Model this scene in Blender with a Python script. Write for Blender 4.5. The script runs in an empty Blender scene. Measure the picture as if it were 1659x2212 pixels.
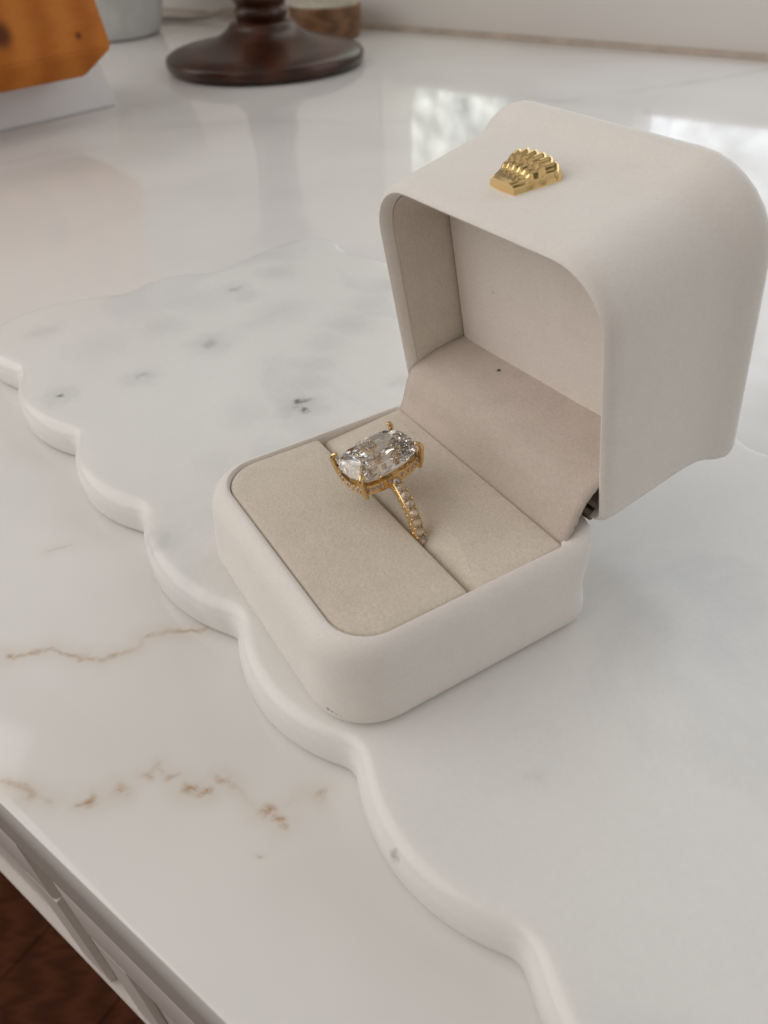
import bpy, bmesh, math, random
from mathutils import Vector, Matrix, noise

random.seed(7)
sc = bpy.context.scene
COL = sc.collection

# ------------------------------------------------------------------ camera
CAM_H = 0.1219
right = Vector((0.99909378, -0.02746605, -0.03251527))
up = Vector((0.04256321, 0.64471555, 0.76323668))
fwd = Vector((0.0, 0.76392897, -0.64530034))
cd = bpy.data.cameras.new('camera')
cam = bpy.data.objects.new('camera', cd)
COL.objects.link(cam)
M = Matrix((right, up, -fwd)).transposed().to_4x4()
M.translation = Vector((0, 0, CAM_H))
cam.matrix_world = M
cd.sensor_fit = 'VERTICAL'
cd.sensor_height = 24.0
cd.sensor_width = 18.0
cd.lens = 24.0 * 1687.6 / 2212.0
cd.clip_start = 0.005
cd.clip_end = 50.0
cd.dof.use_dof = True
cd.dof.focus_distance = 0.152
cd.dof.aperture_fstop = 16.0
sc.camera = cam

# ------------------------------------------------------------------ world and light
world = bpy.data.worlds.new('World')
sc.world = world
world.use_nodes = True
bg = world.node_tree.nodes['Background']
wt = world.node_tree
wc = wt.nodes.new('ShaderNodeTexCoord')
wz = wt.nodes.new('ShaderNodeTexNoise')
wz.inputs['Scale'].default_value = 2.3
wz.inputs['Detail'].default_value = 2.0
wr = wt.nodes.new('ShaderNodeValToRGB')               # uneven light of an ordinary room
wr.color_ramp.elements[0].position = 0.40
wr.color_ramp.elements[0].color = (0.32, 0.275, 0.23, 1)
wr.color_ramp.elements[1].position = 0.60
wr.color_ramp.elements[1].color = (1.75, 1.60, 1.43, 1)
wt.links.new(wc.outputs['Generated'], wz.inputs['Vector'])
wt.links.new(wz.outputs['Fac'], wr.inputs['Fac'])
wt.links.new(wr.outputs['Color'], bg.inputs['Color'])
bg.inputs['Strength'].default_value = 0.275

WALL_A = math.radians(-35.82)                      # direction of the back wall on the counter
WD = Vector((math.cos(WALL_A), math.sin(WALL_A), 0))
WN = Vector((-WD.y, WD.x, 0))                      # points out through the wall
W0 = Vector((0.0021, 0.8276, 0))


def wall_pt(s, n, z):
    return W0 + WD * s + WN * n + Vector((0, 0, z))


def area(name, centre, aim, sx, sy, power, col):
    l = bpy.data.lights.new(name, 'AREA')
    l.shape = 'RECTANGLE'
    l.size, l.size_y = sx, sy
    l.energy = power
    l.color = col
    o = bpy.data.objects.new(name, l)
    COL.objects.link(o)
    d = (Vector(aim) - Vector(centre)).normalized()
    z = -d
    x = Vector((0, 0, 1)).cross(z).normalized()
    y = z.cross(x)
    m = Matrix((x, y, z)).transposed().to_4x4()
    m.translation = Vector(centre)
    o.matrix_world = m
    o['label'] = 'daylight coming in'
    o['kind'] = 'structure'
    return o, l


def light_pattern(l, col_a, col_b, scale, contrast=1.0):
    """leafy, uneven daylight seen through the window panes"""
    l.use_nodes = True
    nt = l.node_tree
    em = nt.nodes['Emission']
    g = nt.nodes.new('ShaderNodeNewGeometry')
    mp = nt.nodes.new('ShaderNodeMapping')
    mp.inputs['Scale'].default_value = scale
    nz = nt.nodes.new('ShaderNodeTexNoise')
    nz.inputs['Scale'].default_value = 1.0
    nz.inputs['Detail'].default_value = 5
    nz.inputs['Roughness'].default_value = 0.65
    rp = nt.nodes.new('ShaderNodeValToRGB')
    rp.color_ramp.elements[0].position = 0.38
    rp.color_ramp.elements[0].color = (*col_a, 1)
    rp.color_ramp.elements[1].position = 0.66
    rp.color_ramp.elements[1].color = (*col_b, 1)
    nt.links.new(g.outputs['Parametric'], mp.inputs['Vector'])
    nt.links.new(mp.outputs['Vector'], nz.inputs['Vector'])
    nt.links.new(nz.outputs['Fac'], rp.inputs['Fac'])
    nt.links.new(rp.outputs['Color'], em.inputs['Color'])


WIN = [(0.014, 0.151), (0.258, 2.30)]              # window openings along the wall
WZ0, WZ1 = 0.040, 0.85
PW = [0.37, 6.4]
for i, (a, b) in enumerate(WIN):
    c = wall_pt((a + b) / 2, 0.055, (WZ0 + WZ1) / 2 + 0.0)
    o, l = area('window_daylight', c, c - WN, (b - a) + 0.02, WZ1 - WZ0 + 0.02, PW[i], (1, 1, 1))
    if i == 0:
        light_pattern(l, (0.22, 0.29, 0.26), (1.75, 1.85, 1.70), (5, 34, 1))
    else:
        light_pattern(l, (0.36, 0.42, 0.48), (1.22, 1.33, 1.45), (36, 20, 1))
area('room_daylight', (-1.10, 0.08, 0.78), (0, 0.15, 0.0), 1.8, 1.3, 9.2, (1.0, 0.98, 0.955))

sc.view_settings.view_transform = 'Standard'
sc.view_settings.look = 'None'
sc.view_settings.gamma = 1.0
sc.view_settings.exposure = 0.28
sc.view_settings.use_curve_mapping = False
sc.render.engine = 'CYCLES'
sc.cycles.use_denoising = True
sc.cycles.max_bounces = 14
sc.cycles.transmission_bounces = 12
sc.cycles.glossy_bounces = 8
sc.cycles.diffuse_bounces = 5
sc.cycles.sample_clamp_indirect = 6.0


# ------------------------------------------------------------------ helpers
def link(o, parent=None):
    COL.objects.link(o)
    if parent is not None:
        o.parent = parent
    return o


def mesh_obj(name, verts, faces, mat=None, parent=None, smooth=True, angle=None):
    me = bpy.data.meshes.new(name)
    me.from_pydata([tuple(v) for v in verts], [], faces)
    me.update()
    bm = bmesh.new()
    bm.from_mesh(me)
    bmesh.ops.recalc_face_normals(bm, faces=bm.faces)
    bm.to_mesh(me)
    bm.free()
    for p in me.polygons:
        p.use_smooth = smooth
    if smooth and angle is not None:
        me.set_sharp_from_angle(angle=math.radians(angle))
    if mat:
        me.materials.append(mat)
    o = bpy.data.objects.new(name, me)
    return link(o, parent)


def tag(o, label=None, cat=None, group=None, kind=None):
    if label: o['label'] = label
    if cat: o['category'] = cat
    if group: o['group'] = group
    if kind: o['kind'] = kind
    return o


def empty(name, loc, rz=0.0):
    o = bpy.data.objects.new(name, None)
    o.empty_display_size = 0.01
    COL.objects.link(o)
    o.location = loc
    o.rotation_euler = (0, 0, rz)
    return o


def rr(x0, x1, y0, y1, rf, rb, n=8):
    """rounded rectangle, counter-clockwise; rf at the y0 corners, rb at the y1 corners"""
    pts = []
    for (cx, cy, r, a0) in ((x0 + rf, y0 + rf, rf, math.pi), (x1 - rf, y0 + rf, rf, 1.5 * math.pi),
                            (x1 - rb, y1 - rb, rb, 0), (x0 + rb, y1 - rb, rb, 0.5 * math.pi)):
        for k in range(n + 1):
            a = a0 + 0.5 * math.pi * k / n
            pts.append((cx + r * math.cos(a), cy + r * math.sin(a)))
    return pts


def loft(loops, cap0=True, cap1=True):
    V, F = [], []
    n = len(loops[0])
    for lp in loops:
        V += lp
    for i in range(len(loops) - 1):
        for k in range(n):
            a, b = i * n + k, i * n + (k + 1) % n
            F.append((a, b, b + n, a + n))
    if cap0:
        F.append(tuple(range(n))[::-1])
    if cap1:
        o = (len(loops) - 1) * n
        F.append(tuple(range(o, o + n)))
    return V, F


def tube(path, r, seg=10, closed=False, taper=None):
    V, F = [], []
    P = [Vector(p) for p in path]
    n = len(P)
    prev = None
    for i in range(n):
        if closed:
            t = (P[(i + 1) % n] - P[i - 1]).normalized()
        else:
            t = (P[min(i + 1, n - 1)] - P[max(i - 1, 0)]).normalized()
        if prev is None:
            ref = Vector((0, 0, 1)) if abs(t.z) < 0.9 else Vector((1, 0, 0))
            x = t.cross(ref).normalized()
        else:
            x = (prev - t * prev.dot(t)).normalized()
        prev = x
        y = t.cross(x)
        rad = r if taper is None else r * taper[i]
        for k in range(seg):
            a = 2 * math.pi * k / seg
            V.append(P[i] + (x * math.cos(a) + y * math.sin(a)) * rad)
    m = n if closed else n - 1
    for i in range(m):
        for k in range(seg):
            a, b = i * seg + k, i * seg + (k + 1) % seg
            c, d = ((i + 1) % n) * seg + (k + 1) % seg, ((i + 1) % n) * seg + k
            F.append((a, b, c, d))
    if not closed:
        F.append(tuple(range(seg))[::-1])
        F.append(tuple(range((n - 1) * seg, n * seg)))
    return V, F


def lathe(prof, seg=64, cap0=True, cap1=True, wob=None):
    loops = []
    for (r, z) in prof:
        loops.append([(r * math.cos(2 * math.pi * k / seg), r * math.sin(2 * math.pi * k / seg), z) for k in range(seg)])
    return loft(loops, cap0, cap1)


def smooth_prof(pts, n=6):
    """Catmull-Rom through a list of (r,z)"""
    out = []
    P = [pts[0]] + list(pts) + [pts[-1]]
    for i in range(1, len(P) - 2):
        p0, p1, p2, p3 = P[i - 1], P[i], P[i + 1], P[i + 2]
        for k in range(n):
            t = k / n
            out.append(tuple(0.5 * (2 * p1[j] + (p2[j] - p0[j]) * t + (2 * p0[j] - 5 * p1[j] + 4 * p2[j] - p3[j]) * t * t
                                    + (3 * p1[j] - p0[j] - 3 * p2[j] + p3[j]) * t ** 3) for j in range(len(p1))))
    out.append(tuple(pts[-1]))
    return out


# ------------------------------------------------------------------ materials
def mat(name):
    m = bpy.data.materials.new(name)
    m.use_nodes = True
    nt = m.node_tree
    return m, nt, nt.nodes['Principled BSDF']


def N(nt, t, **kw):
    n = nt.nodes.new(t)
    for k, v in kw.items():
        if k in n.inputs:
            n.inputs[k].default_value = v
        else:
            setattr(n, k, v)
    return n


def ramp(nt, fac, stops):
    r = nt.nodes.new('ShaderNodeValToRGB')
    els = r.color_ramp.elements
    while len(els) < len(stops):
        els.new(0.5)
    for e, (p, c) in zip(els, stops):
        e.position = p
        e.color = (*c, 1) if len(c) == 3 else c
    nt.links.new(fac, r.inputs['Fac'])
    return r.outputs['Color']


def mix(nt, fac, a, b, blend='MIX'):
    m = nt.nodes.new('ShaderNodeMix')
    m.data_type = 'RGBA'
    m.blend_type = blend
    for key, v in ((0, fac), (6, a), (7, b)):
        if isinstance(v, (int, float)):
            m.inputs[key].default_value = v
        elif isinstance(v, tuple):
            m.inputs[key].default_value = (*v, 1) if len(v) == 3 else v
        else:
            nt.links.new(v, m.inputs[key])
    return m.outputs[2]


def obj_coord(nt):
    return nt.nodes.new('ShaderNodeTexCoord').outputs['Object']


def noise_tex(nt, vec, scale, detail=4, rough=0.5, dist=0.0):
    n = N(nt, 'ShaderNodeTexNoise', Scale=scale, Detail=detail, Roughness=rough, Distortion=dist)
    nt.links.new(vec, n.inputs['Vector'])
    return n.outputs['Fac']


def bump(nt, p, height, strength, dist):
    b = N(nt, 'ShaderNodeBump', Strength=strength, Distance=dist)
    nt.links.new(height, b.inputs['Height'])
    nt.links.new(b.outputs['Normal'], p.inputs['Normal'])


def spots_mask3(nt, vec, spots):
    out = None
    for (x, y, z, r, s) in spots:
        d = N(nt, 'ShaderNodeVectorMath', operation='DISTANCE')
        nt.links.new(vec, d.inputs[0])
        d.inputs[1].default_value = (x, y, z)
        mr = N(nt, 'ShaderNodeMapRange')
        mr.interpolation_type = 'SMOOTHSTEP'
        mr.inputs['From Min'].default_value = r * 0.25
        mr.inputs['From Max'].default_value = r
        mr.inputs['To Min'].default_value = s
        mr.inputs['To Max'].default_value = 0.0
        nt.links.new(d.outputs['Value'], mr.inputs['Value'])
        if out is None:
            out = mr.outputs['Result']
        else:
            mx = N(nt, 'ShaderNodeMath', operation='MAXIMUM')
            nt.links.new(out, mx.inputs[0])
            nt.links.new(mr.outputs['Result'], mx.inputs[1])
            out = mx.outputs[0]
    return out


def fabric_mat(name, col_a, col_b, rough, sheen, grain, bump_d, spec=0.2, grain_mix=0.2, marks=None):
    m, nt, p = mat(name)
    v = obj_coord(nt)
    n1 = noise_tex(nt, v, 160, 4, 0.6)
    c = ramp(nt, n1, [(0.35, col_a), (0.68, col_b)])
    n2 = noise_tex(nt, v, grain, 3, 0.7)
    c = mix(nt, grain_mix, c, ramp(nt, n2, [(0.35, tuple(x * 0.72 for x in col_a)), (0.65, tuple(min(1, x * 1.12) for x in col_b))]))
    if marks:
        c = mix(nt, spots_mask3(nt, v, marks), c, (0.05, 0.04, 0.035))
    nt.links.new(c, p.inputs['Base Color'])
    p.inputs['Roughness'].default_value = rough
    p.inputs['Specular IOR Level'].default_value = spec
    p.inputs['Sheen Weight'].default_value = sheen
    p.inputs['Sheen Roughness'].default_value = 0.5
    bump(nt, p, n2, 0.6, bump_d)
    return m


M_BOX = fabric_mat('box_leatherette', (0.78, 0.742, 0.705), (0.80, 0.762, 0.725), 0.6, 0.10, 1700, 0.00011, 0.3, 0.11, [(.0242, -.0262, .0034, .0006, .5), (.0249, -.0258, .0032, .0004, .6), (.0255, -.0253, .0031, .0005, .5), (.0262, -.0248, .0029, .0004, .4)])
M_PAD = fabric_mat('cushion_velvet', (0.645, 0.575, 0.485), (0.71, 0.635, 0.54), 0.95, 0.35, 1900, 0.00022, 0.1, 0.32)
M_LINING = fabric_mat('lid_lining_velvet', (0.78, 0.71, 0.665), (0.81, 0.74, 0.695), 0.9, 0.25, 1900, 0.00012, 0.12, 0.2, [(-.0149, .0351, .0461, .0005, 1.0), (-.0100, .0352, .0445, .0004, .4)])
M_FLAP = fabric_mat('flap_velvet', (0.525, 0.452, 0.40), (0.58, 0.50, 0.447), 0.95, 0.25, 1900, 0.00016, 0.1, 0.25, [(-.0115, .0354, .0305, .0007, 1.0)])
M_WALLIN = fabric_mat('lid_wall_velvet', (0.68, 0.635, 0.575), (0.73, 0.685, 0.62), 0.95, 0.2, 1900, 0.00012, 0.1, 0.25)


def metal_mat(name, col, rough, bumpd=0.0):
    m, nt, p = mat(name)
    p.inputs['Base Color'].default_value = (*col, 1)
    p.inputs['Metallic'].default_value = 1.0
    p.inputs['Roughness'].default_value = rough
    if bumpd:
        bump(nt, p, noise_tex(nt, obj_coord(nt), 1200, 3), 0.4, bumpd)
    return m


M_GOLD = metal_mat('polished_gold', (0.80, 0.57, 0.29), 0.12, 0.00002)
M_GOLD2 = metal_mat('cast_gold', (0.84, 0.62, 0.30), 0.06, 0.0)
M_HINGE = metal_mat('hinge_metal', (0.16, 0.12, 0.09), 0.45)


def gem_mat(name, ior, col=(1, 1, 1)):
    m, nt, p = mat(name)
    p.inputs['Base Color'].default_value = (*col, 1)
    p.inputs['Roughness'].default_value = 0.0
    p.inputs['IOR'].default_value = ior
    p.inputs['Transmission Weight'].default_value = 1.0
    return m


M_GEM = gem_mat('diamond', 2.4, (1.0, 0.99, 0.98))
M_GEM.node_tree.nodes['Principled BSDF'].inputs['Transmission Weight'].default_value = 0.97
M_MELEE = gem_mat('small_diamond', 2.0, (0.95, 0.95, 0.96))
M_MELEE.node_tree.nodes['Principled BSDF'].inputs['Transmission Weight'].default_value = 0.80
M_MELEE.node_tree.nodes['Principled BSDF'].inputs['Roughness'].default_value = 0.02


def spots_mask(nt, vec, spots):
    """max of soft blots (x, y, radius, strength) in the object's own xy"""
    out = None
    for (x, y, r, s) in spots:
        d = N(nt, 'ShaderNodeVectorMath', operation='DISTANCE')
        nt.links.new(vec, d.inputs[0])
        d.inputs[1].default_value = (x, y, 0)
        mr = N(nt, 'ShaderNodeMapRange')
        mr.interpolation_type = 'SMOOTHSTEP'
        mr.inputs['From Min'].default_value = 0.0
        mr.inputs['From Max'].default_value = r
        mr.inputs['To Min'].default_value = s
        mr.inputs['To Max'].default_value = 0.0
        nt.links.new(d.outputs['Value'], mr.inputs['Value'])
        if out is None:
            out = mr.outputs['Result']
        else:
            mx = N(nt, 'ShaderNodeMath', operation='MAXIMUM')
            nt.links.new(out, mx.inputs[0])
            nt.links.new(mr.outputs['Result'], mx.inputs[1])
            out = mx.outputs[0]
    return out


def marble_tray_mat():
    m, nt, p = mat('honed_white_marble')
    v = obj_coord(nt)
    # flatten z so that a blot on the top does not reach round the edge
    cl = noise_tex(nt, v, 16, 5, 0.55, 0.6)
    c = ramp(nt, cl, [(0.30, (0.62, 0.63, 0.635)), (0.47, (0.745, 0.735, 0.715)), (0.75, (0.78, 0.77, 0.75))])
    # warp for the blots
    wn = N(nt, 'ShaderNodeTexNoise', Scale=210.0, Detail=4.0)
    nt.links.new(v, wn.inputs['Vector'])
    sub = N(nt, 'ShaderNodeVectorMath', operation='SUBTRACT')
    nt.links.new(wn.outputs['Color'], sub.inputs[0])
    sub.inputs[1].default_value = (0.5, 0.5, 0.5)
    sca = N(nt, 'ShaderNodeVectorMath', operation='SCALE')
    nt.links.new(sub.outputs[0], sca.inputs[0])
    sca.inputs['Scale'].default_value = 0.009
    add = N(nt, 'ShaderNodeVectorMath', operation='ADD')
    nt.links.new(v, add.inputs[0])
    nt.links.new(sca.outputs[0], add.inputs[1])
    flat = N(nt, 'ShaderNodeVectorMath', operation='MULTIPLY')
    nt.links.new(add.outputs[0], flat.inputs[0])
    flat.inputs[1].default_value = (1, 1, 0)
    soft = spots_mask(nt, flat.outputs[0], [(-.0209, .179, .011, .55), (-.0887, .1893, .008, .45), (-.068, .1981, .008, .38),
                                            (-.0506, .2159, .011, .38), (-.0485, .1272, .0055, .42), (-.0476, .2541, .010, .36),
                                            (-.1053, .229, .009, .35), (.0074, .1893, .007, .4), (-.034, .2673, .012, .36),
                                            (-.0413, .155, .008, .14), (-.0436, .2493, .009, .32), (-.068, .2296, .013, .3),
                                            (-.0358, .1774, .012, .2), (-.0152, .2128, .011, .3), (-.009, .2258, .014, .34), (.0219, .066, .003, .22), (-.002, .238, .013, .34), (.004, .250, .012, .30), (-.0175, .2015, .010, .32), (-.0200, .191, .009, .34), (-.030, .238, .016, .2), (-.056, .247, .018, .2), (-.085, .218, .016, .2)])
    c = mix(nt, soft, c, (0.50, 0.50, 0.495))
    gr = noise_tex(nt, v, 900, 3, 0.7)
    c = mix(nt, 0.035, c, ramp(nt, gr, [(0.35, (0.42, 0.42, 0.42)), (0.65, (0.95, 0.95, 0.94))]))
    hard = spots_mask(nt, flat.outputs[0], [(-.0209, .1813, .0030, .9), (-.0206, .1765, .0028, .9), (-.0887, .1893, .0022, .9),
                                            (-.0011, .0557, .0016, .6), (-.068, .1981, .0026, .25), (-.0506, .2159, .0035, .3), (-.0476, .2541, .003, .35)])
    c = mix(nt, hard, c, (0.13, 0.125, 0.105))
    nt.links.new(c, p.inputs['Base Color'])
    p.inputs['Roughness'].default_value = 0.25
    p.inputs['Specular IOR Level'].default_value = 0.5
    p.inputs['Subsurface Weight'].default_value = 0.15
    p.inputs['Subsurface Radius'].default_value = (0.0022, 0.0020, 0.0018)
    p.inputs['Subsurface Scale'].default_value = 1.0
    bump(nt, p, noise_tex(nt, v, 1800, 3, 0.6), 0.25, 0.00002)
    return m


M_TRAY = marble_tray_mat()


def counter_mat():
    m, nt, p = mat('polished_white_quartz')
    v = obj_coord(nt)
    cl = noise_tex(nt, v, 9, 4, 0.55, 0.4)
    c = ramp(nt, cl, [(0.28, (0.70, 0.685, 0.67)), (0.55, (0.77, 0.755, 0.735)), (0.8, (0.80, 0.79, 0.77))])
    at = nt.nodes.new('ShaderNodeAttribute')
    at.attribute_name = 'vein'
    sep = nt.nodes.new('ShaderNodeSeparateColor')
    nt.links.new(at.outputs['Color'], sep.inputs['Color'])
    # soft halo then broken brown core
    c = mix(nt, sep.outputs['Green'], c, (0.62, 0.52, 0.43))
    brk = noise_tex(nt, v, 420, 5, 0.7, 0.5)
    br = ramp(nt, brk, [(0.36, (0.2, 0.2, 0.2)), (0.54, (1, 1, 1))])
    mu = N(nt, 'ShaderNodeMath', operation='MULTIPLY')
    nt.links.new(sep.outputs['Red'], mu.inputs[0])
    nt.links.new(br, mu.inputs[1])
    c = mix(nt, mu.outputs[0], c, (0.40, 0.215, 0.075))
    c = mix(nt, sep.outputs['Blue'], c, (0.50, 0.485, 0.465))
    nt.links.new(c, p.inputs['Base Color'])
    p.inputs['Roughness'].default_value = 0.065
    p.inputs['Specular IOR Level'].default_value = 0.45
    return m


M_COUNTER = counter_mat()


def paint_mat(name, col, rough=0.5, var=0.05, bd=0.00005, scale=60):
    m, nt, p = mat(name)
    v = obj_coord(nt)
    n = noise_tex(nt, v, scale, 5, 0.6)
    nt.links.new(ramp(nt, n, [(0.3, tuple(x * (1 - var) for x in col)), (0.7, tuple(min(1, x * (1 + var)) for x in col))]), p.inputs['Base Color'])
    p.inputs['Roughness'].default_value = rough
    if bd:
        bump(nt, p, noise_tex(nt, v, 900, 3), 0.4, bd)
    return m


M_WALL = paint_mat('painted_wall', (0.72, 0.69, 0.66), 0.55, 0.015, 0.00002, 9)
M_FRAME = paint_mat('window_frame_paint', (0.76, 0.74, 0.72), 0.4)
M_FOOT_BEAD = paint_mat('brown_bead', (0.50, 0.42, 0.36), 0.6, 0.15)
M_CABINET = paint_mat('cabinet_paint', (0.62, 0.57, 0.54), 0.4, 0.03)
M_CERAMIC = paint_mat('grey_cement', (0.52, 0.53, 0.52), 0.7, 0.12, 0.0002, 40)
M_SHADE_BOX = paint_mat('shade_box_paint', (0.60, 0.63, 0.64), 0.4, 0.02)  # cool grey of the unseen box added to shade the counter
M_WHITE = paint_mat('white_board', (0.74, 0.73, 0.73), 0.45, 0.02)
M_CORD = paint_mat('cord_plastic', (0.45, 0.43, 0.38), 0.5, 0.03)


def wood_mat(name, dark, light, scale, stretch, rough, ring=8.0, knots=None, knot_col=(0.1, 0.03, 0.008), coat=0.0):
    m, nt, p = mat(name)
    v = obj_coord(nt)
    mp = nt.nodes.new('ShaderNodeMapping')
    mp.inputs['Scale'].default_value = stretch
    nt.links.new(v, mp.inputs['Vector'])
    w = N(nt, 'ShaderNodeTexWave', Scale=scale, Distortion=ring, Detail=3.0)
    w.inputs['Detail Scale'].default_value = 1.2
    nt.links.new(mp.outputs[0], w.inputs['Vector'])
    n = noise_tex(nt, mp.outputs[0], scale * 6, 5, 0.65)
    f = mix(nt, 0.5, w.outputs['Color'], n)
    c = ramp(nt, f, [(0.25, dark), (0.75, light)])
    if knots:
        k = spots_mask3(nt, v, knots)
        c = mix(nt, k, c, knot_col)
    nt.links.new(c, p.inputs['Base Color'])
    p.inputs['Roughness'].default_value = rough
    p.inputs['Coat Weight'].default_value = coat
    p.inputs['Coat Roughness'].default_value = 0.12
    bump(nt, p, n, 0.3, 0.0002)
    return m


M_FLOOR = wood_mat('dark_floor_wood', (0.050, 0.014, 0.005), (0.085, 0.026, 0.009), 6, (1, 9, 1), 0.7)
M_FLOOR.node_tree.nodes['Principled BSDF'].inputs['Specular IOR Level'].default_value = 0.12
M_WALNUT = wood_mat('dark_turned_wood', (0.030, 0.0085, 0.0035), (0.058, 0.016, 0.006), 9, (1, 1, 5), 0.30, 6, coat=0.15)
M_WALNUT.node_tree.nodes['Principled BSDF'].inputs['Specular IOR Level'].default_value = 0.35
M_BOXWOOD = wood_mat('mid_brown_wood', (0.14, 0.065, 0.028), (0.25, 0.125, 0.058), 14, (1, 1, 6), 0.5)
M_PALE = paint_mat('pale_top', (0.50, 0.46, 0.38), 0.7, 0.15, 0.0002, 140)

# ------------------------------------------------------------------ countertop
EDGE_A = -0.67603
ED = Vector((math.cos(EDGE_A), math.sin(EDGE_A), 0))     # along the front edge
EN = Vector((-ED.y, ED.x, 0))                            # from the front edge to the wall
D0 = 0.01356

VEINS = [  # polylines in world xy, width, core strength, halo strength
    ([(-.0791, .1047), (-.0759, .1036), (-.0735, .1047), (-.0686, .1056), (-.0658, .104), (-.0578, .1022), (-.0544, .1033), (-.0514, .1047),
      (-.0506, .1077), (-.0478, .1078), (-.0451, .1093), (-.0393, .1086), (-.0375, .1098)], .00055, .60, .30),
    ([(-.0686, .0757), (-.0658, .0745), (-.0629, .0731), (-.0589, .0717)], .0005, .55, .35),
    ([(-.0544, .071), (-.0506, .0715), (-.0487, .072), (-.0465, .0727), (-.0484, .0741)], .0005, .7, .35),
    ([(-.0439, .0757), (-.0415, .0776), (-.039, .075)], .0004, .45, .25),
    ([(-.0361, .0727), (-.0321, .0725)], .0006, 1.0, .35),
    ([(-.0309, .0749), (-.0283, .0732), (-.0257, .0713), (-.023, .0681)], .0004, .4, .28),
    ([(-.023, .0681), (-.0203, .0679), (-.0194, .0667), (-.0187, .0654)], .00055, 1.0, .3),
    ([(-.0184, .0685), (-.0161, .0707), (-.0126, .0712), (-.013, .0699)], .0004, .45, .25),
    ([(-.079, .1355), (-.074, .1367)], .0004, .3, .12),
]
BLOTS = [(-.0633, .0731, .0016, .5), (-.0521, .0713, .0014, .9), (-.0476, .0732, .0013, .6), (-.0438, .0759, .0012, .6), (-.039, .075, .0009, .7),
         (-.0344, .0727, .0014, 1.0), (-.0295, .0739, .001, .5), (-.0214, .0681, .0014, .9), (-.0194, .0667, .001, 1.0), (-.0714, .1055, .0016, .7),
         (-.0492, .1079, .0011, .7), (-.0398, .109, .0012, .6), (-.0223, .0608, .0005, .6), (-.077, .104, .0009, .8), (-.013, .0707, .0013, .4)]
GREYS = [([(-.1987, .4479), (-.1872, .4588), (-.1672, .469), (-.1522, .4712)], .004, .35), ([(-.1146, .5088), (-.0955, .511), (-.0709, .5155)], .004, .25),
         ([(.0994, .546), (.1166, .5286), (.1488, .5434), (.1978, .5599), (.2743, .5941)], .004, .40), ([(-.35, .38), (-.25, .43), (-.1987, .4479)], .004, .3),
         ([(-.0709, .5155), (.02, .5), (.0994, .546)], .004, .16)]


def seg_dist(px, py, ax, ay, bx, by):
    dx, dy = bx - ax, by - ay
    t = max(0, min(1, ((px - ax) * dx + (py - ay) * dy) / (dx * dx + dy * dy)))
    return math.hypot(px - ax - t * dx, py - ay - t * dy)


def vein_colour(x, y):
    nx = (noise.noise(Vector((x * 260, y * 260, 0))) + 0.5 * noise.noise(Vector((x * 700, y * 700, 4)))) * .0011
    ny = (noise.noise(Vector((x * 260, y * 260, 9))) + 0.5 * noise.noise(Vector((x * 700, y * 700, 7)))) * .0011
    qx, qy = x + nx, y + ny
    r = g = b = 0.0
    if -.10 < x < .0 and .05 < y < .15:
        for pl, w, s, h in VEINS:
            d = min(seg_dist(qx, qy, *pl[i], *pl[i + 1]) for i in range(len(pl) - 1))
            r = max(r, .95 * s * max(0.0, min(1.0, .55 + 1.6 * noise.noise(Vector((x * 110, y * 110, 6))))) * math.exp(-(d / w) ** 2))
            g = max(g, h * math.exp(-(d / (w * 5)) ** 2))
        for bx, by, w, s in BLOTS:
            d = math.hypot(qx - bx, (qy - by) * 1.9)
            r = max(r, s * math.exp(-(d / w) ** 2))
            g = max(g, 0.45 * s * math.exp(-(d / (w * 2.2)) ** 2))
    if y > .3:
        k = .005 * noise.noise(Vector((x * 40, y * 40, 3)))
        for pl, w, s in GREYS:
            d = min(seg_dist(x + k, y + k * 1.5, *pl[i], *pl[i + 1]) for i in range(len(pl) - 1))
            b = max(b, s * max(0.0, 0.55 + noise.noise(Vector((x * 30, y * 30, 1)))) * math.exp(-(d / w) ** 2))
    return r, g, b


def axis(a, b, step):
    n = max(1, int(round((b - a) / step)))
    return [a + (b - a) * i / n for i in range(n)]


us = axis(-1.4, -0.45, .05) + axis(-.45, -.16, .006) + axis(-.16, -.02, .0005) + axis(-.02, .35, .006) + axis(.35, 1.2, .05) + [1.2]
# front arris, then the top, as one strip of rows (offset from the edge, z)
rows = [(0.0, -.028), (0.0, -.015), (0.0, -.0005), (.0001, -.0002), (.0002, -.0001), (.0005, 0.0)]
rows += [(q, 0.0) for q in axis(.0016, .075, .0005) + axis(.075, .66, .006) + [.66]]
V, F = [], []
for q, z in rows:
    for u in us:
        P = ED * u + EN * (D0 + q)
        V.append((P.x, P.y, z))
nu = len(us)
for j in range(len(rows) - 1):
    for i in range(nu - 1):
        a = j * nu + i
        F.append((a, a + 1, a + nu + 1, a + nu))
me = bpy.data.meshes.new('countertop')
me.from_pydata(V, [], F)
me.update()
ca = me.color_attributes.new('vein', 'FLOAT_COLOR', 'POINT')
buf = []
for v in V:
    r, g, b = vein_colour(v[0], v[1]) if v[2] == 0.0 else (0, 0, 0)
    buf += [r, g, b, 1]
ca.data.foreach_set('color', buf)
for p in me.polygons:
    p.use_smooth = True
me.set_sharp_from_angle(angle=math.radians(25))
me.materials.append(M_COUNTER)
counter = link(bpy.data.objects.new('countertop', me))
tag(counter, 'polished white stone countertop with brown veins', kind='structure')

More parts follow.
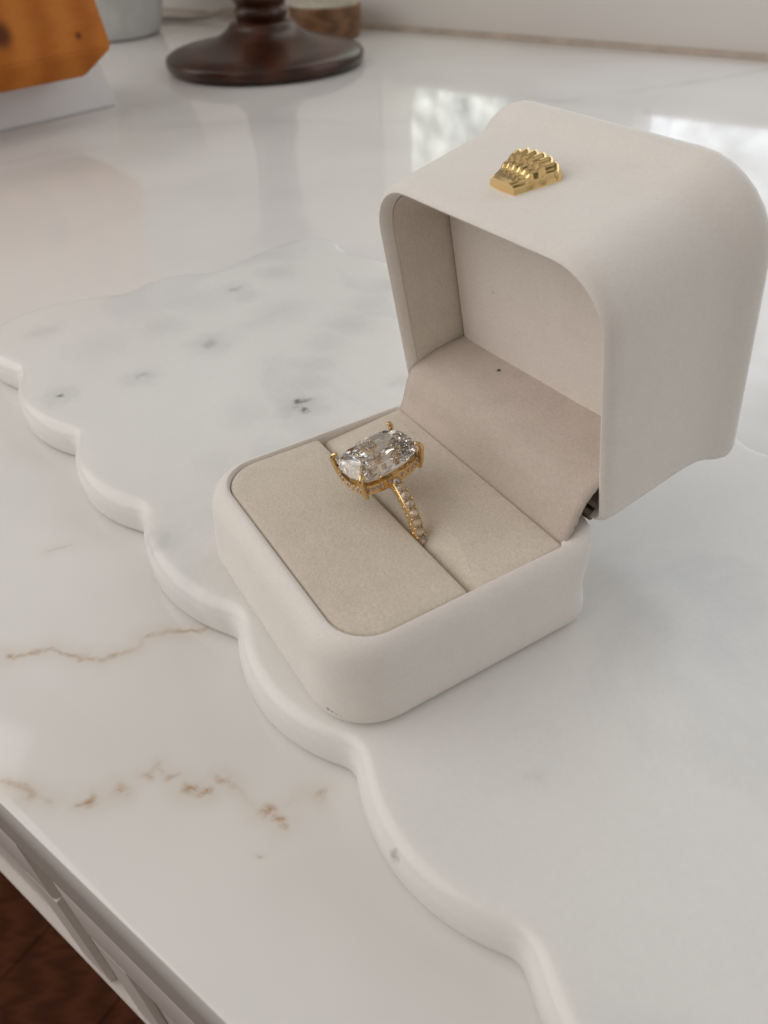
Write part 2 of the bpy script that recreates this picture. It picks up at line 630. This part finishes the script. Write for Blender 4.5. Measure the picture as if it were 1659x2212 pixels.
# ------------------------------------------------------------------ back wall with its window openings
def wall_box(name, s0, s1, n0, n1, z0, z1, m, parent=None, bev=0.0015):
    bm = bmesh.new()
    P = [wall_pt(s, n, z) for z in (z0, z1) for n in (n0, n1) for s in (s0, s1)]
    vs = [bm.verts.new(p) for p in P]
    for f in ((0, 1, 3, 2), (4, 6, 7, 5), (0, 4, 5, 1), (2, 3, 7, 6), (0, 2, 6, 4), (1, 5, 7, 3)):
        bm.faces.new([vs[i] for i in f])
    bmesh.ops.recalc_face_normals(bm, faces=bm.faces)
    if bev:
        bmesh.ops.bevel(bm, geom=list(bm.edges), offset=bev, segments=2, affect='EDGES')
    me = bpy.data.meshes.new(name)
    bm.to_mesh(me)
    bm.free()
    me.materials.append(m)
    return link(bpy.data.objects.new(name, me), parent)


wall = wall_box('wall', -1.3, 2.6, 0.0, 0.12, -.03, WZ0, M_WALL)
tag(wall, 'pale painted wall behind the countertop', kind='structure')
for nm, s0, s1 in (('pier', -1.3, WIN[0][0]), ('pier', WIN[0][1], WIN[1][0]), ('pier', WIN[1][1], 2.6)):
    wall_box(nm, s0, s1, 0.001, 0.12, WZ0 - .0005, WZ1, M_WALL, wall)
wall_box('lintel', -1.3, 2.6, 0.0005, 0.12, WZ1 - .0005, WZ1 + .25, M_WALL, wall)
wall_box('added_shade_box', -1.3, -.10, -.32, -.0005, .27, 1.0, M_SHADE_BOX, wall, .004)  # added out of view to keep light off the far-left counter
for a, b in WIN:
    wall_box('window_frame', a + .0005, b - .0005, 0.030, 0.050, WZ0 - .0003, WZ0 + .012, M_FRAME, wall, .001)
V, F = tube([wall_pt(s, -.0005, .0006) for s in (-1.2, -.4, 0, .3, .6, 1.0, 1.6)], .0035, 10)
mesh_obj('foot_bead', V, F, M_FOOT_BEAD, wall)  # brown bead along the foot of the wall

# ------------------------------------------------------------------ floor and cabinet below
floor = mesh_obj('floor', [(-8, -8, -.93), (8, -8, -.93), (8, 8, -.93), (-8, 8, -.93)], [(0, 1, 2, 3)], M_FLOOR)
tag(floor, 'dark brown wooden floor', kind='structure')
FD = Vector((0.565, 0.825, 0)).normalized()
FN = Vector((-FD.y, FD.x, 0))
F0 = Vector((-.4908, .3803, -.926))
for k in range(-4, 5):
    a, b = k * .14 + .0008, (k + 1) * .14 - .0008
    P = [F0 + FD * l + FN * t + Vector((0, 0, z)) for z in (0, .006) for t in (a, b) for l in (-1.2, .9)]
    mesh_obj('plank', P, [(0, 1, 3, 2), (4, 6, 7, 5), (0, 4, 5, 1), (2, 3, 7, 6), (0, 2, 6, 4), (1, 5, 7, 3)], M_FLOOR, floor, smooth=False)


def edge_prof(name, prof, u0, u1, m, parent=None, smooth=True):
    """extrude a (outward offset, z) profile along the counter's front edge"""
    V, F = [], []
    for u in (u0, u1):
        for q, z in prof:
            P = ED * u + EN * (D0 + q)
            V.append((P.x, P.y, z))
    n = len(prof)
    for i in range(n):
        j = (i + 1) % n
        F.append((i, j, n + j, n + i))
    F.append(tuple(range(n)))
    F.append(tuple(range(n, 2 * n))[::-1])
    return mesh_obj(name, V, F, m, parent, smooth, 30)


cab = empty('cabinet', ED * -.1 + EN * (D0 + .3) + Vector((0, 0, -.925)))
tag(cab, 'pale painted kitchen cabinet under the countertop edge', 'cabinet')


def cab_child(o):
    o.parent = cab
    o.matrix_parent_inverse = Matrix.Translation(-cab.location)
    return o


cab_child(edge_prof('carcass', [(.0050, -.0285), (.0050, -.108), (.080, -.112), (.080, -.92), (.55, -.92), (.55, -.0285)], -1.3, 1.1, M_CABINET, smooth=False))
cab_child(edge_prof('bottom_rail', [(.0049, -.1097), (-.0001, -.1097), (-.0003, -.1103), (-.0001, -.1125), (.0049, -.1125)], -1.3, 1.1, M_CABINET))
for u0, u1 in ((-.62, -.1125), (-.0995, .45)):
    dr = cab_child(edge_prof('drawer_front', [(.0048, -.0310), (.0012, -.0310), (.0006, -.0316), (.0003, -.0330), (.0003, -.0575), (.0008, -.0588), (.0022, -.0600),
                                              (.0022, -.1085), (.0030, -.1095), (.0048, -.1095)], u0, u1, M_CABINET))
    cab_child(edge_prof('frame_stile', [(.0021, -.0600), (.0004, -.0600), (.0004, -.1090), (.0021, -.1090)], u0 if u0 > -.2 else u1 - .012, u0 + .012 if u0 > -.2 else u1, M_CABINET, smooth=False))

# ------------------------------------------------------------------ scalloped marble tray
TT = Vector((0.60200457, -0.79849264, 0))
TN = Vector((0.79849264, 0.60200457, 0))
TH = 0.009


def arc_lobe(a, b, sag, n=18):
    """points from cusp a to cusp b bulging to the right-hand side of a->b by sag"""
    a, b = Vector(a), Vector(b)
    d = b - a
    L = d.length
    d /= L
    o = Vector((d.y, -d.x))
    R = (L * L / 4 + sag * sag) / (2 * sag)
    c = (a + b) / 2 - o * (R - sag)
    h = math.asin(min(1, L / 2 / R))
    return [c + o * R * math.cos(t) + d * R * math.sin(t) for t in [(-h + 2 * h * k / n) for k in range(n)]]


cs = [-.2278, -.1841, -.1442, -.1019, -.0632, -.024, .0162, .0566, .097]
wn, wf = .0394, .1632
nearpts = []
for a, b in zip(cs[:-1], cs[1:]):
    nearpts += arc_lobe((a, wn), (b, wn), .0064)
S0, S1 = -.256, .097
out = []
# near long side going +s (outside is -w): use lobes with right-hand bulge (direction +s -> right is -w)
out += nearpts
out += [Vector((cs[-1], wn))]
e = cs[-1]
out += smooth_prof([(e, wn), (e + .016, wn - .004), (e + .034, wn + .004), (e + .037, wn + .022), (e + .028, wn + .0455)], 7)[1:]
out += arc_lobe((e + .028, wn + .0455), (e + .028, wf - .0455), .006)
out += smooth_prof([(e + .028, wf - .0455), (e + .037, wf - .022), (e + .034, wf - .004), (e + .016, wf + .004), (e, wf)], 7)
fs = cs[::-1]
for a, b in zip(fs[:-1], fs[1:]):
    out += arc_lobe((a - (0.0 if a == e else .004), wf), (b - .004, wf), .0064)
out += [Vector((cs[0] - .004, wf))]
out += smooth_prof([(cs[0] - .004, wf), (-.245, wf + .0045), (-.2555, wf - .001), (-.2575, wf - .018), (-.2515, wf - .0455)], 7)[1:]
out += arc_lobe((-.2515, wf - .0455), (-.257, wn + .0475), .006)
out += smooth_prof([(-.257, wn + .0475), (-.2660, wn + .028), (-.2645, wn + .006), (-.2465, wn - .0042), (cs[0], wn)], 7)[:-1]
out = [Vector((p[0], p[1])) for p in out]
# resample evenly and soften the cusps a little
def resample(P, step):
    P = P + [P[0]]
    L = [0]
    for i in range(len(P) - 1):
        L.append(L[-1] + (P[i + 1] - P[i]).length)
    n = int(L[-1] / step)
    R, j = [], 0
    for k in range(n):
        t = L[-1] * k / n
        while L[j + 1] < t:
            j += 1
        f = (t - L[j]) / max(1e-9, L[j + 1] - L[j])
        R.append(P[j].lerp(P[j + 1], f))
    return R


out = resample(out, .0011)
for it in range(4):
    n = len(out)
    out = [(out[i - 1] + out[i] * 2 + out[(i + 1) % n]) / 4 for i in range(n)]


def inset(P, d):
    n = len(P)
    R = []
    for i in range(n):
        t = (P[(i + 2) % n] - P[i - 2]).normalized()
        nrm = Vector((-t.y, t.x))
        R.append(P[i] + nrm * d)
    for it in range(int(2 + d * 2500)):
        R = [(R[i - 1] + R[i] * 2 + R[(i + 1) % n]) / 4 for i in range(n)]
    return R


prof = [(.0010, 0.0), (.0002, .0007), (0.0, .0018), (0.0, .0050)] + \
       [(.0036 * (1 - math.cos(a)), .0050 + .0040 * math.sin(a)) for a in [math.radians(x) for x in (18, 36, 52, 66, 78, 90)]] + [(.0055, TH)]
loops = []
for d, z in prof:
    loops.append([(TT * q.x + TN * q.y + Vector((0, 0, z + .0002)))[:] for q in inset(out, d)])
V, F = loft(loops)
tray = mesh_obj('scalloped_tray', V, F, M_TRAY, None, True, 50)
tag(tray, 'white marble tray with scalloped edge lying under the open ring box', 'tray')
TH += .0002

# ------------------------------------------------------------------ ring box
BX, BY, BT = -0.00011, 0.11305, -1.04811
BD, BW = 0.0519, 0.058
box = empty('ring_box', (BX, BY, TH), BT)
tag(box, 'open white leatherette ring box with beige velvet cushions on the marble tray', 'ring box')


def base_loop(e, ex, eb, z):
    r = max(.002, .0102 - e * .8)
    def lift(y):       # the rear edge stands a little higher, where the lid is hinged
        t = max(0.0, min(1.0, (y - .0225) / .0045))
        return .0019 * t * t * (3 - 2 * t) * max(0.0, min(1.0, (z - .008) / .009))
    return [(x, y, z + lift(y)) for x, y in rr(-BW / 2 + ex, BW / 2 - ex, -BD / 2 + e, BD / 2 - eb, r, max(.0012, .0046 - eb * .5))]


# inset at the front, at the sides, at the back, and height
prof = [(.0006, .0002, .0010, 0), (-.0004, -.0009, -.0002, .0004), (-.0011, -.0015, -.0009, .0013), (-.0014, -.0018, -.0013, .0027),
        (-.0014, -.0018, -.0011, .0045), (-.0013, -.0017, -.0005, .0065), (-.0011, -.0015, -.0002, .0085), (-.0009, -.0013, -.0006, .0110),
        (-.0007, -.0011, -.0014, .0140), (-.0003, -.0008, -.0020, .0160), (.0004, -.0002, -.0022, .0174), (.0014, .0006, -.0017, .0184),
        (.0023, .0013, .0000, .0189), (.0030, .0018, .0024, .0190), (.0034, .0021, .0038, .0187), (.0036, .00225, .0044, .0181),
        (.0037, .0023, .0046, .0165), (.0037, .0023, .0046, .0120), (.0037, .0023, .0046, .0012)]
V, F = loft([base_loop(*q) for q in prof])
base = mesh_obj('base', V, F, M_BOX, box, True, 45)


def cushion(name, x0, x1, y0, y1, rf, rb, z0, z1, fr, dome, parent, edge_drop=(0, 0)):
    loops = []
    prof = [(0.0, z0), (0.0, z1 - fr)] + [(fr * (1 - math.cos(a)), z1 - fr + fr * math.sin(a)) for a in [math.radians(x) for x in (25, 50, 70, 90)]]
    for e, z in prof:
        loops.append([(x, y, z) for x, y in rr(x0 + e, x1 - e, y0 + e, y1 - e, max(.0006, rf - e), max(.0006, rb - e))])
    cx, cy = (x0 + x1) / 2, (y0 + y1) / 2
    last = loops[-1]
    for s in (.93, .84, .7, .5, .25):
        loops.append([(cx + (p[0] - cx) * s, cy + (p[1] - cy) * s, z1 + dome * (1 - s ** 2)) for p in last])
    V, F = loft(loops, True, True)
    V = [list(v) for v in V]
    for v in V:      # the edge beside the slot rolls down
        for (edge, reach, drop) in edge_drop:
            d = abs(v[1] - edge)
            if d < reach and v[2] > z0 + .004:
                v[2] -= drop * (1 - d / reach) ** 2
        if v[2] > z0 + .004:
            v[2] += .00012 * noise.noise(Vector((v[0] * 110, v[1] * 110, z0 * 50)))
    return mesh_obj(name, V, F, M_PAD, parent, True, 60)


SV = 0.0004
cushion('front_cushion', -.0268, .0268, -.0223, SV, .0078, .0006, .0016, .0187, .0008, .0005, box, [(SV, .003, .0002)])
cushion('rear_cushion', -.0268, .0268, SV + .0010, .0208, .0006, .0010, .0016, .0187, .0007, .0004, box, [(SV + .0010, .0066, .0018)])

# lid
PHI, RL, YAW = 1.38601, 0.0055, 0.06528
VH, ZH, U0 = 0.02687, 0.01943, -0.0006
DL, HL, WL = 0.0506, 0.0322, 0.0580


def L(u, dv, dz):
    a, b, c = u, dv * math.cos(PHI) + dz * math.sin(PHI), -dv * math.sin(PHI) + dz * math.cos(PHI)
    a, c = a * math.cos(RL) + c * math.sin(RL), -a * math.sin(RL) + c * math.cos(RL)
    a, b = a * math.cos(YAW) - b * math.sin(YAW), a * math.sin(YAW) + b * math.cos(YAW)
    return (U0 + a, VH + b, ZH + c)


def lid_loop(e, dz, rf=None, rb=None):
    rf = max(.002, .0112 - e * .9) if rf is None else rf
    rb = max(.0008, .0030 - e * .5) if rb is None else rb
    return [L(x, y, dz) for x, y in rr(-WL / 2 + e, WL / 2 - e, -DL + e, -e * .9, rf, rb)]


lp = [(.0025, .0170), (.0025, .0036), (.0024, .0018), (.0020, .0006), (.0013, 0), (.0007, .0003), (.0002, .0012), (0, .0030),
      (-.0003, .0120), (-.0006, .0205), (-.0010, .0240), (-.0018, .0264), (-.0027, .0282), (-.0031, .0296), (-.0029, .0307), (-.0020, .0316), (-.0006, .0321), (.004, .0322)]
V, F = loft([lid_loop(e, z) for e, z in lp])
lid = mesh_obj('lid', V, F, M_BOX, box, True, 50)
# lining of the lid: side wall skin and padded panel
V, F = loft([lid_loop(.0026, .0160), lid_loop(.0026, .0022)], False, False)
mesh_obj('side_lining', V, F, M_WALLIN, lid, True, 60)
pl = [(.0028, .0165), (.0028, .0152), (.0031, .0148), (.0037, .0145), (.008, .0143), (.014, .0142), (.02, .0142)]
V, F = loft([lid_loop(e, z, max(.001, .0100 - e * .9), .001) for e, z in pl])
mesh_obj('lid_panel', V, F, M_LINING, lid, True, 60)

# velvet flap from the rear cushion over the hinge into the lid
fp = smooth_prof([(.0190, .0150), (.0204, .0172), (.0214, .0193), (.0226, .0222), (.0236, .0250), (.0253, .0274), (.0285, .0291), (.033, .0302), (.0420, .0313)], 5)
V, F = [], []
nu = 28
for j, (v, z) in enumerate(fp):
    for i in range(nu + 1):
        u = -.0266 + .0532 * i / nu
        t = j / (len(fp) - 1)
        yaw_shift = -YAW * 0 + (u * YAW * t)
        rag = 0
        if i in (0, nu):
            rag = .00025 * noise.noise(Vector((j * .9, i, 2)))
        V.append((u + rag - .0006 * t, v + yaw_shift, z + .00012 * noise.noise(Vector((u * 90, j * .3, 1)))))
for j in range(len(fp) - 1):
    for i in range(nu):
        a = j * (nu + 1) + i
        F.append((a, a + 1, a + nu + 2, a + nu + 1))
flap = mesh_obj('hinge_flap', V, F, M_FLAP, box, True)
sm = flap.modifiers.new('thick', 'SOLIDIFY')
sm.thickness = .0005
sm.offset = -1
# metal hinge hidden behind the flap
V, F = tube([L(u, -.0012, .0006) for u in (-.0254, -.01, .01, .0256)], .0012, 12)
mesh_obj('hinge', V, F, M_HINGE, box)

# gold fan emblem on the lid
def emblem():
    V, F = [], []
    NA, NR = 57, 26
    c = Vector((-.0023, -.0004))       # centre of the fan in (u, dz)
    H = .0025
    def top(ta, tr):
        x = (ta - .5) * 2
        fl = abs(math.sin(ta * math.pi * 6.0))
        tier = 0.0
        for ed, amp in ((.34, .00045), (.60, .00045)):
            tier += amp / (1 + math.exp(-(tr - ed) * 60))
        h = H * (.86 + .14 * tr) + tier * (1 - .35 * x * x)
        h += (.00055 * fl * max(0.0, min(1, tr * 4 - .6)) - .0003) * (1 if .06 < ta < .94 else .2)
        h -= .0010 * abs(x) ** 6
        h -= .0016 * max(0, (tr - .88) / .12) ** 2
        return h
    def pt(ta, tr):
        ang = (ta - .5) * math.radians(38)
        r0 = .0092 - .0007 * math.cos((ta - .5) * math.pi)
        r1 = .0170 + .0005 * abs(math.sin(ta * math.pi * 6.0))
        r = r0 + (r1 - r0) * tr
        return c.x + r * math.sin(ang + .05), c.y + r * math.cos(ang + .05)
    for i in range(NA):
        for j in range(NR):
            ta, tr = i / (NA - 1), j / (NR - 1)
            x, y = pt(ta, tr)
            V.append(L(x, -DL - top(ta, tr), y))
    for i in range(NA - 1):
        for j in range(NR - 1):
            a = i * NR + j
            F.append((a, a + 1, a + NR + 1, a + NR))
    rim = [i * NR for i in range(NA)] + [(NA - 1) * NR + j for j in range(1, NR)] + [i * NR + NR - 1 for i in range(NA - 2, -1, -1)] + [j for j in range(NR - 2, 0, -1)]
    b0 = len(V)
    for k in rim:
        i, j = divmod(k, NR)
        ta, tr = i / (NA - 1), j / (NR - 1)
        x, y = pt(ta, tr)
        cx, cy = c.x, c.y + .0147
        x, y = cx + (x - cx) * 1.05, cy + (y - cy) * 1.03
        V.append(L(x, -DL + .0004, y))
    n = len(rim)
    for k in range(n):
        F.append((rim[k], rim[(k + 1) % n], b0 + (k + 1) % n, b0 + k))
    return mesh_obj('emblem', V, F, M_GOLD2, lid, True, 38)


emblem()

# ------------------------------------------------------------------ the ring
RV = SV + .00105
RU, RZ, RR = -.0012, .0138, .0128
bm_rot = Matrix.Rotation(BT, 4, 'Z')
ring = empty('engagement_ring', (BX, BY, TH), BT)
tag(ring, 'gold ring with large cushion cut clear stone standing in the velvet slot', 'ring')
# band: rounded square section
V, F = [], []
NB = 96
sec = rr(-.00085, .00085, -.00112, .00112, .0004, .0004, 3)
A0 = .26
for k in range(NB):
    a = A0 + (2 * math.pi - 2 * A0) * k / (NB - 1)
    for (dr, dv) in sec:
        r = RR - .0009 + dr
        V.append((RU + r * math.sin(a), RV + dv, RZ + r * math.cos(a)))
ns = len(sec)
for k in range(NB - 1):
    for i in range(ns):
        F.append((k * ns + i, k * ns + (i + 1) % ns, (k + 1) * ns + (i + 1) % ns, (k + 1) * ns + i))
F.append(tuple(range(ns))[::-1])
F.append(tuple(range((NB - 1) * ns, NB * ns)))
mesh_obj('band', V, F, M_GOLD, ring, True, 40)


def hull_mesh(name, pts):
    bm = bmesh.new()
    for p in pts:
        bm.verts.new(p)
    bmesh.ops.convex_hull(bm, input=list(bm.verts))
    bmesh.ops.dissolve_limit(bm, angle_limit=math.radians(0.5), verts=bm.verts, edges=bm.edges)
    bmesh.ops.recalc_face_normals(bm, faces=bm.faces)
    me = bpy.data.meshes.new(name)
    bm.to_mesh(me)
    bm.free()
    return me


# small round stones: one mesh shared
sp = []
rs = .00086
for k in range(12):
    a = 2 * math.pi * (k + .5) / 12
    c_, s_ = math.cos(a), math.sin(a)
    n_ = (abs(c_) ** 4 + abs(s_) ** 4) ** -.25
    sp.append((rs * c_ * n_, rs * s_ * n_, 0))
for k in range(8):
    a = math.pi / 4 * k
    sp.append((rs * .50 * math.cos(a), rs * .50 * math.sin(a), .00048))
sp.append((0, 0, -.0007))
ME_STONE = hull_mesh('pave_stone', sp)
ME_STONE.materials.append(M_MELEE)
# bead claw mesh
bmx = bmesh.new()
bmesh.ops.create_icosphere(bmx, subdivisions=2, radius=.00026)
ME_BEAD = bpy.data.meshes.new('claw_bead')
bmx.to_mesh(ME_BEAD)
bmx.free()
for p in ME_BEAD.polygons:
    p.use_smooth = True
ME_BEAD.materials.append(M_GOLD)


def put(name, me, loc, zdir, parent, xdir=None, s=1.0):
    o = bpy.data.objects.new(name, me)
    COL.objects.link(o)
    o.parent = parent
    q = Vector(zdir).to_track_quat('Z', 'Y')
    o.rotation_mode = 'QUATERNION'
    o.rotation_quaternion = q
    o.location = loc
    o.scale = (s, s, s)
    return o


step = .00178 / RR
for sgn in (1, -1):
    for k in range(8):
        a = sgn * (0.30 + step * k)
        nrm = Vector((math.sin(a), 0, math.cos(a)))
        c = Vector((RU, RV, RZ))
        put('pave_stone', ME_STONE, c + nrm * (RR + .00002), nrm, ring)
        b = sgn * (0.30 + step * (k - .5))
        nb = Vector((math.sin(b), 0, math.cos(b)))
        for dv in (-.0008, .0008):
            put('claw_bead', ME_BEAD, c + nb * (RR + .00012) + Vector((0, dv, 0)), nb, ring)
        # scalloped gallery on the side of the band
        if sgn == 1:
            put('claw_bead', ME_BEAD, c + nrm * (RR - .0006) + Vector((0, -.00102, 0)), (0, -1, 0), ring, s=1.25)
            put('claw_bead', ME_BEAD, c + nb * (RR - .0013) + Vector((0, -.00100, 0)), (0, -1, 0), ring, s=.8)

# head: frame of the stone, tipped a touch
SU, SZ = -.0031, .0293
SA, SB = .0070, .0053           # half length across the slot, half width along it
head_m = Matrix.Translation((SU, RV - .0007, SZ)) @ Matrix.Rotation(-.05, 4, 'Y') @ Matrix.Rotation(.05, 4, 'Z') @ Matrix.Rotation(.15, 4, 'X')


def se(a, sx, sy, n=2.9):
    c, s = math.cos(a), math.sin(a)
    return (sx * math.copysign(abs(c) ** (2 / n), c), sy * math.copysign(abs(s) ** (2 / n), s))


def head_mesh(name, V, F, m, smooth=True, ang=40):
    return mesh_obj(name, [head_m @ Vector(v) for v in V], F, m, ring, smooth, ang)


pts = []
def lvl(n, off, sc_, z, nn=2.9):
    for k in range(n):
        a = 2 * math.pi * (k + off) / n
        x, y = se(a, SB * sc_, SA * sc_, nn)
        pts.append((x, y, z))


lvl(8, 0.5, .60, .00165, 2.6)
lvl(8, 0.0, .60, .00162, 2.6)
lvl(16, 0.25, .82, .00105, 2.8)
lvl(24, 0.0, 1.0, .00012, 3.0)
lvl(24, 0.0, 1.0, -.00016, 3.0)
lvl(16, 0.5, .80, -.0011, 2.8)
lvl(8, 0.0, .44, -.0027, 2.5)
pts += [(0, .0014, -.0042), (0, -.0014, -.0042)]
me = hull_mesh('centre_stone', [head_m @ Vector((p[0] * 1.03, p[1] * 1.03, p[2] * 1.06 - .0009)) for p in pts])
me.materials.append(M_GEM)
stone = link(bpy.data.objects.new('centre_stone', me), ring)

HX, HY, HZ = .96, .96, -.0032
# basket: pave rail under the girdle, lower rail, four claw prongs
def rail(name, sx, sy, z, hw, hh, m=M_GOLD):
    loops = []
    n = 64
    for (dx, dz) in ((-hw, -hh), (hw, -hh), (hw, hh), (-hw, hh)):
        loops.append([(*se(2 * math.pi * k / n, sx + dx, sy + dx, 3.0), z + dz) for k in range(n)])
    loops.append(loops[0])
    V, F = loft(loops, False, False)
    return head_mesh(name, V, F, m, True, 40)


rail('halo_rail', SB * HX, SA * HY, HZ, .00050, .0009)
rail('gallery_rail', SB * .90, SA * .91, -.0045, .00035, .0003)
hn = 34
for k in range(hn):
    a = 2 * math.pi * (k + .5) / hn
    x, y = se(a, SB * HX + .00047, SA * HY + .00047, 3.0)
    x2, y2 = se(a + .02, SB * HX + .0005, SA * HY + .0005, 3.0)
    nrm = Vector((x / (SB ** 2), y / (SA ** 2), 0)).normalized()
    p = head_m @ Vector((x, y, HZ))
    q = head_m.to_3x3() @ nrm
    put('halo_stone', ME_STONE, p, q, ring, s=.55)
    a2 = 2 * math.pi * k / hn
    for dz in (HZ - .0006, HZ + .0006):
        x, y = se(a2, SB * HX + .00052, SA * HY + .00052, 3.0)
        put('claw_bead', ME_BEAD, head_m @ Vector((x, y, dz)), (0, 0, 1), ring, s=.85)
for sx, sy in ((-1, -1), (1, -1), (1, 1), (-1, 1)):
    ca = (.80 * SB * sx, .86 * SA * sy)
    pth = smooth_prof([(ca[0] * .98, ca[1] * .99, -.0050), (ca[0] * 1.06, ca[1] * 1.05, -.0036), (ca[0] * 1.13, ca[1] * 1.09, -.0014),
                       (ca[0] * 1.16, ca[1] * 1.11, -.0004), (ca[0] * 1.09, ca[1] * 1.05, .0003), (ca[0] * .98, ca[1] * .97, .00045)], 5)
    n = len(pth)
    tp = [1.0 - .35 * (i / (n - 1)) ** 3 - (.25 if i == n - 1 else 0) for i in range(n)]
    V, F = tube(pth, .00052, 12, False, tp)
    head_mesh('prong', V, F, M_GOLD, True, 60)
# bridge under the stone joining the two ends of the band
V, F = tube([(RU + x, RV, z) for x, z in ((-.0034, .0250), (-.0022, .0234), (0, .0226), (.0022, .0234), (.0034, .0250))], .0005, 10)
mesh_obj('bridge', V, F, M_GOLD, ring)

# ------------------------------------------------------------------ things at the back of the counter
# dark turned wooden pedestal
ped = empty('turned_pedestal', (-.0752, .6800, .0002))
tag(ped, 'dark turned wooden pedestal with wide round foot and ringed stem', 'pedestal')
foot = smooth_prof([(.066, 0.0), (.0725, .0012), (.0748, .0050), (.0735, .0092), (.066, .0125), (.050, .0155), (.036, .0192), (.0275, .0240), (.0235, .0285), (.0205, .0300)], 6)
V, F = lathe(foot, 80)
mesh_obj('foot', V, F, M_WALNUT, ped, True, 60)
stem = [(.0178, .0296), (.0182, .031), (.0192, .0325), (.0200, .035), (.0194, .0375), (.0180, .0388), (.0186, .040), (.0198, .0425), (.0204, .045), (.0196, .048), (.0182, .0495),
        (.0172, .056), (.0165, .07), (.0175, .09), (.020, .105), (.0175, .112), (.019, .116), (.024, .126), (.026, .132), (.024, .134)]
V, F = lathe(smooth_prof(stem, 4), 56)
mesh_obj('stem', V, F, M_WALNUT, ped, True, 60)

# round wooden pot with a pale ridged top
pot = empty('round_wooden_pot', (-.0325, .7935, .0002))
tag(pot, 'low round brown wooden pot with pale ridged top behind the pedestal', 'pot')
V, F = lathe(smooth_prof([(.0270, 0), (.0290, .0012), (.0300, .006), (.0308, .014), (.0312, .0225), (.0306, .0238), (.0298, .0240)], 4), 56)
mesh_obj('body', V, F, M_BOXWOOD, pot, True, 50)
V, F = lathe([(.0296, .0238), (.0294, .0252), (.0284, .0258)], 56)
mesh_obj('lid', V, F, M_PALE, pot, True, 40)
for k in range(-4, 5):
    x = k * .0058
    w = math.sqrt(max(0, .027 ** 2 - x * x))
    V, F = tube([(x - .3 * t, t, .0259) for t in (-w * .9, -w * .3, w * .3, w * .9)], .0011, 8)
    mesh_obj('ridge', V, F, M_PALE, pot)

# grey planter
pl = empty('grey_planter', (-.2370, .8480, .0002))
tag(pl, 'pale grey tapered planter behind the orange wooden block', 'planter')
seg = 72
prof = smooth_prof([(.044, 0), (.0475, .0015), (.0495, .006), (.0535, .02), (.060, .045), (.067, .075), (.072, .1), (.0715, .102), (.068, .1), (.060, .06), (.050, .02)], 4)
loops = []
for (r, z) in prof:
    loops.append([((r * (1 + .010 * math.cos(24 * 2 * math.pi * k / seg) * min(1, z / .01))) * math.cos(2 * math.pi * k / seg),
                   (r * (1 + .010 * math.cos(24 * 2 * math.pi * k / seg) * min(1, z / .01))) * math.sin(2 * math.pi * k / seg), z) for k in range(seg)])
V, F = loft(loops)
mesh_obj('planter_body', V, F, M_CERAMIC, pl, True, 60)

# thin pale cord by the wall
cp = smooth_prof([(-.28, .868, .0022), (-.235, .915, .0022), (-.1958, .9172, .0022), (-.170, .908, .0022), (-.150, .904, .0040), (-.136, .903, .0085), (-.121, .898, .0100), (-.100, .888, .0095), (-.06, .86, .0060), (-.03, .838, .004)], 8)
V, F = tube(cp, .0019, 10)
cord = mesh_obj('power_cord', V, F, M_CORD)
tag(cord, 'thin pale cord lying along the foot of the wall', 'cord')

# white block and the orange wooden block on it, in one frame: x along the front, y away from us
WBX = Vector((.72726, .68636, 0)).normalized()
WBY = Vector((-WBX.y, WBX.x, 0))
WBM = Matrix.Translation((-.1644, .5701, 0)) @ Matrix((WBX, WBY, Vector((0, 0, 1)))).transposed().to_4x4()


def frustum(levels, bev):
    """levels: list of (x0, x1, y0, y1, z)"""
    bm = bmesh.new()
    rows_ = [[bm.verts.new(c) for c in ((x0, y0, z), (x1, y0, z), (x1, y1, z), (x0, y1, z))] for (x0, x1, y0, y1, z) in levels]
    bm.faces.new(rows_[0][::-1])
    bm.faces.new(rows_[-1])
    for A, B in zip(rows_[:-1], rows_[1:]):
        for i in range(4):
            bm.faces.new((A[i], A[(i + 1) % 4], B[(i + 1) % 4], B[i]))
    bmesh.ops.recalc_face_normals(bm, faces=bm.faces)
    bmesh.ops.bevel(bm, geom=list(bm.edges), offset=bev, segments=2, affect='EDGES')
    return bm


bm = frustum([(-.24, 0, 0, .07, .0002), (-.24, -.0035, .001, .068, .0246)], .0009)
me = bpy.data.meshes.new('white_block')
bm.to_mesh(me)
bm.free()
me.materials.append(M_WHITE)
wb = link(bpy.data.objects.new('white_block', me))
wb.matrix_world = WBM
tag(wb, 'thick plain white block under the orange wooden block', 'block')

bm = frustum([(-.25, -.029, -.026, .05, .0248), (-.25, -.013, -.036, .055, .0385), (-.25, -.025, -.030, .055, .14)], .0011)
me = bpy.data.meshes.new('wooden_block')
bm.to_mesh(me)
bm.free()
M_PINE = wood_mat('orange_pine', (0.40, 0.120, 0.015), (0.52, 0.172, 0.026), 4, (3, 14, 20), 0.55, 1.5,
                  knots=[(-.076, -.035, .053, .0095, .9), (-.0320, -.035, .047, .0030, .8)], knot_col=(0.075, 0.018, 0.005), coat=0.0)
M_PINE.node_tree.nodes['Principled BSDF'].inputs['Specular IOR Level'].default_value = 0.2
me.materials.append(M_PINE)
blk = link(bpy.data.objects.new('wooden_block', me))
blk.matrix_world = WBM
tag(blk, 'orange varnished pine block with chamfered foot and dark knots on white block', 'wooden block')
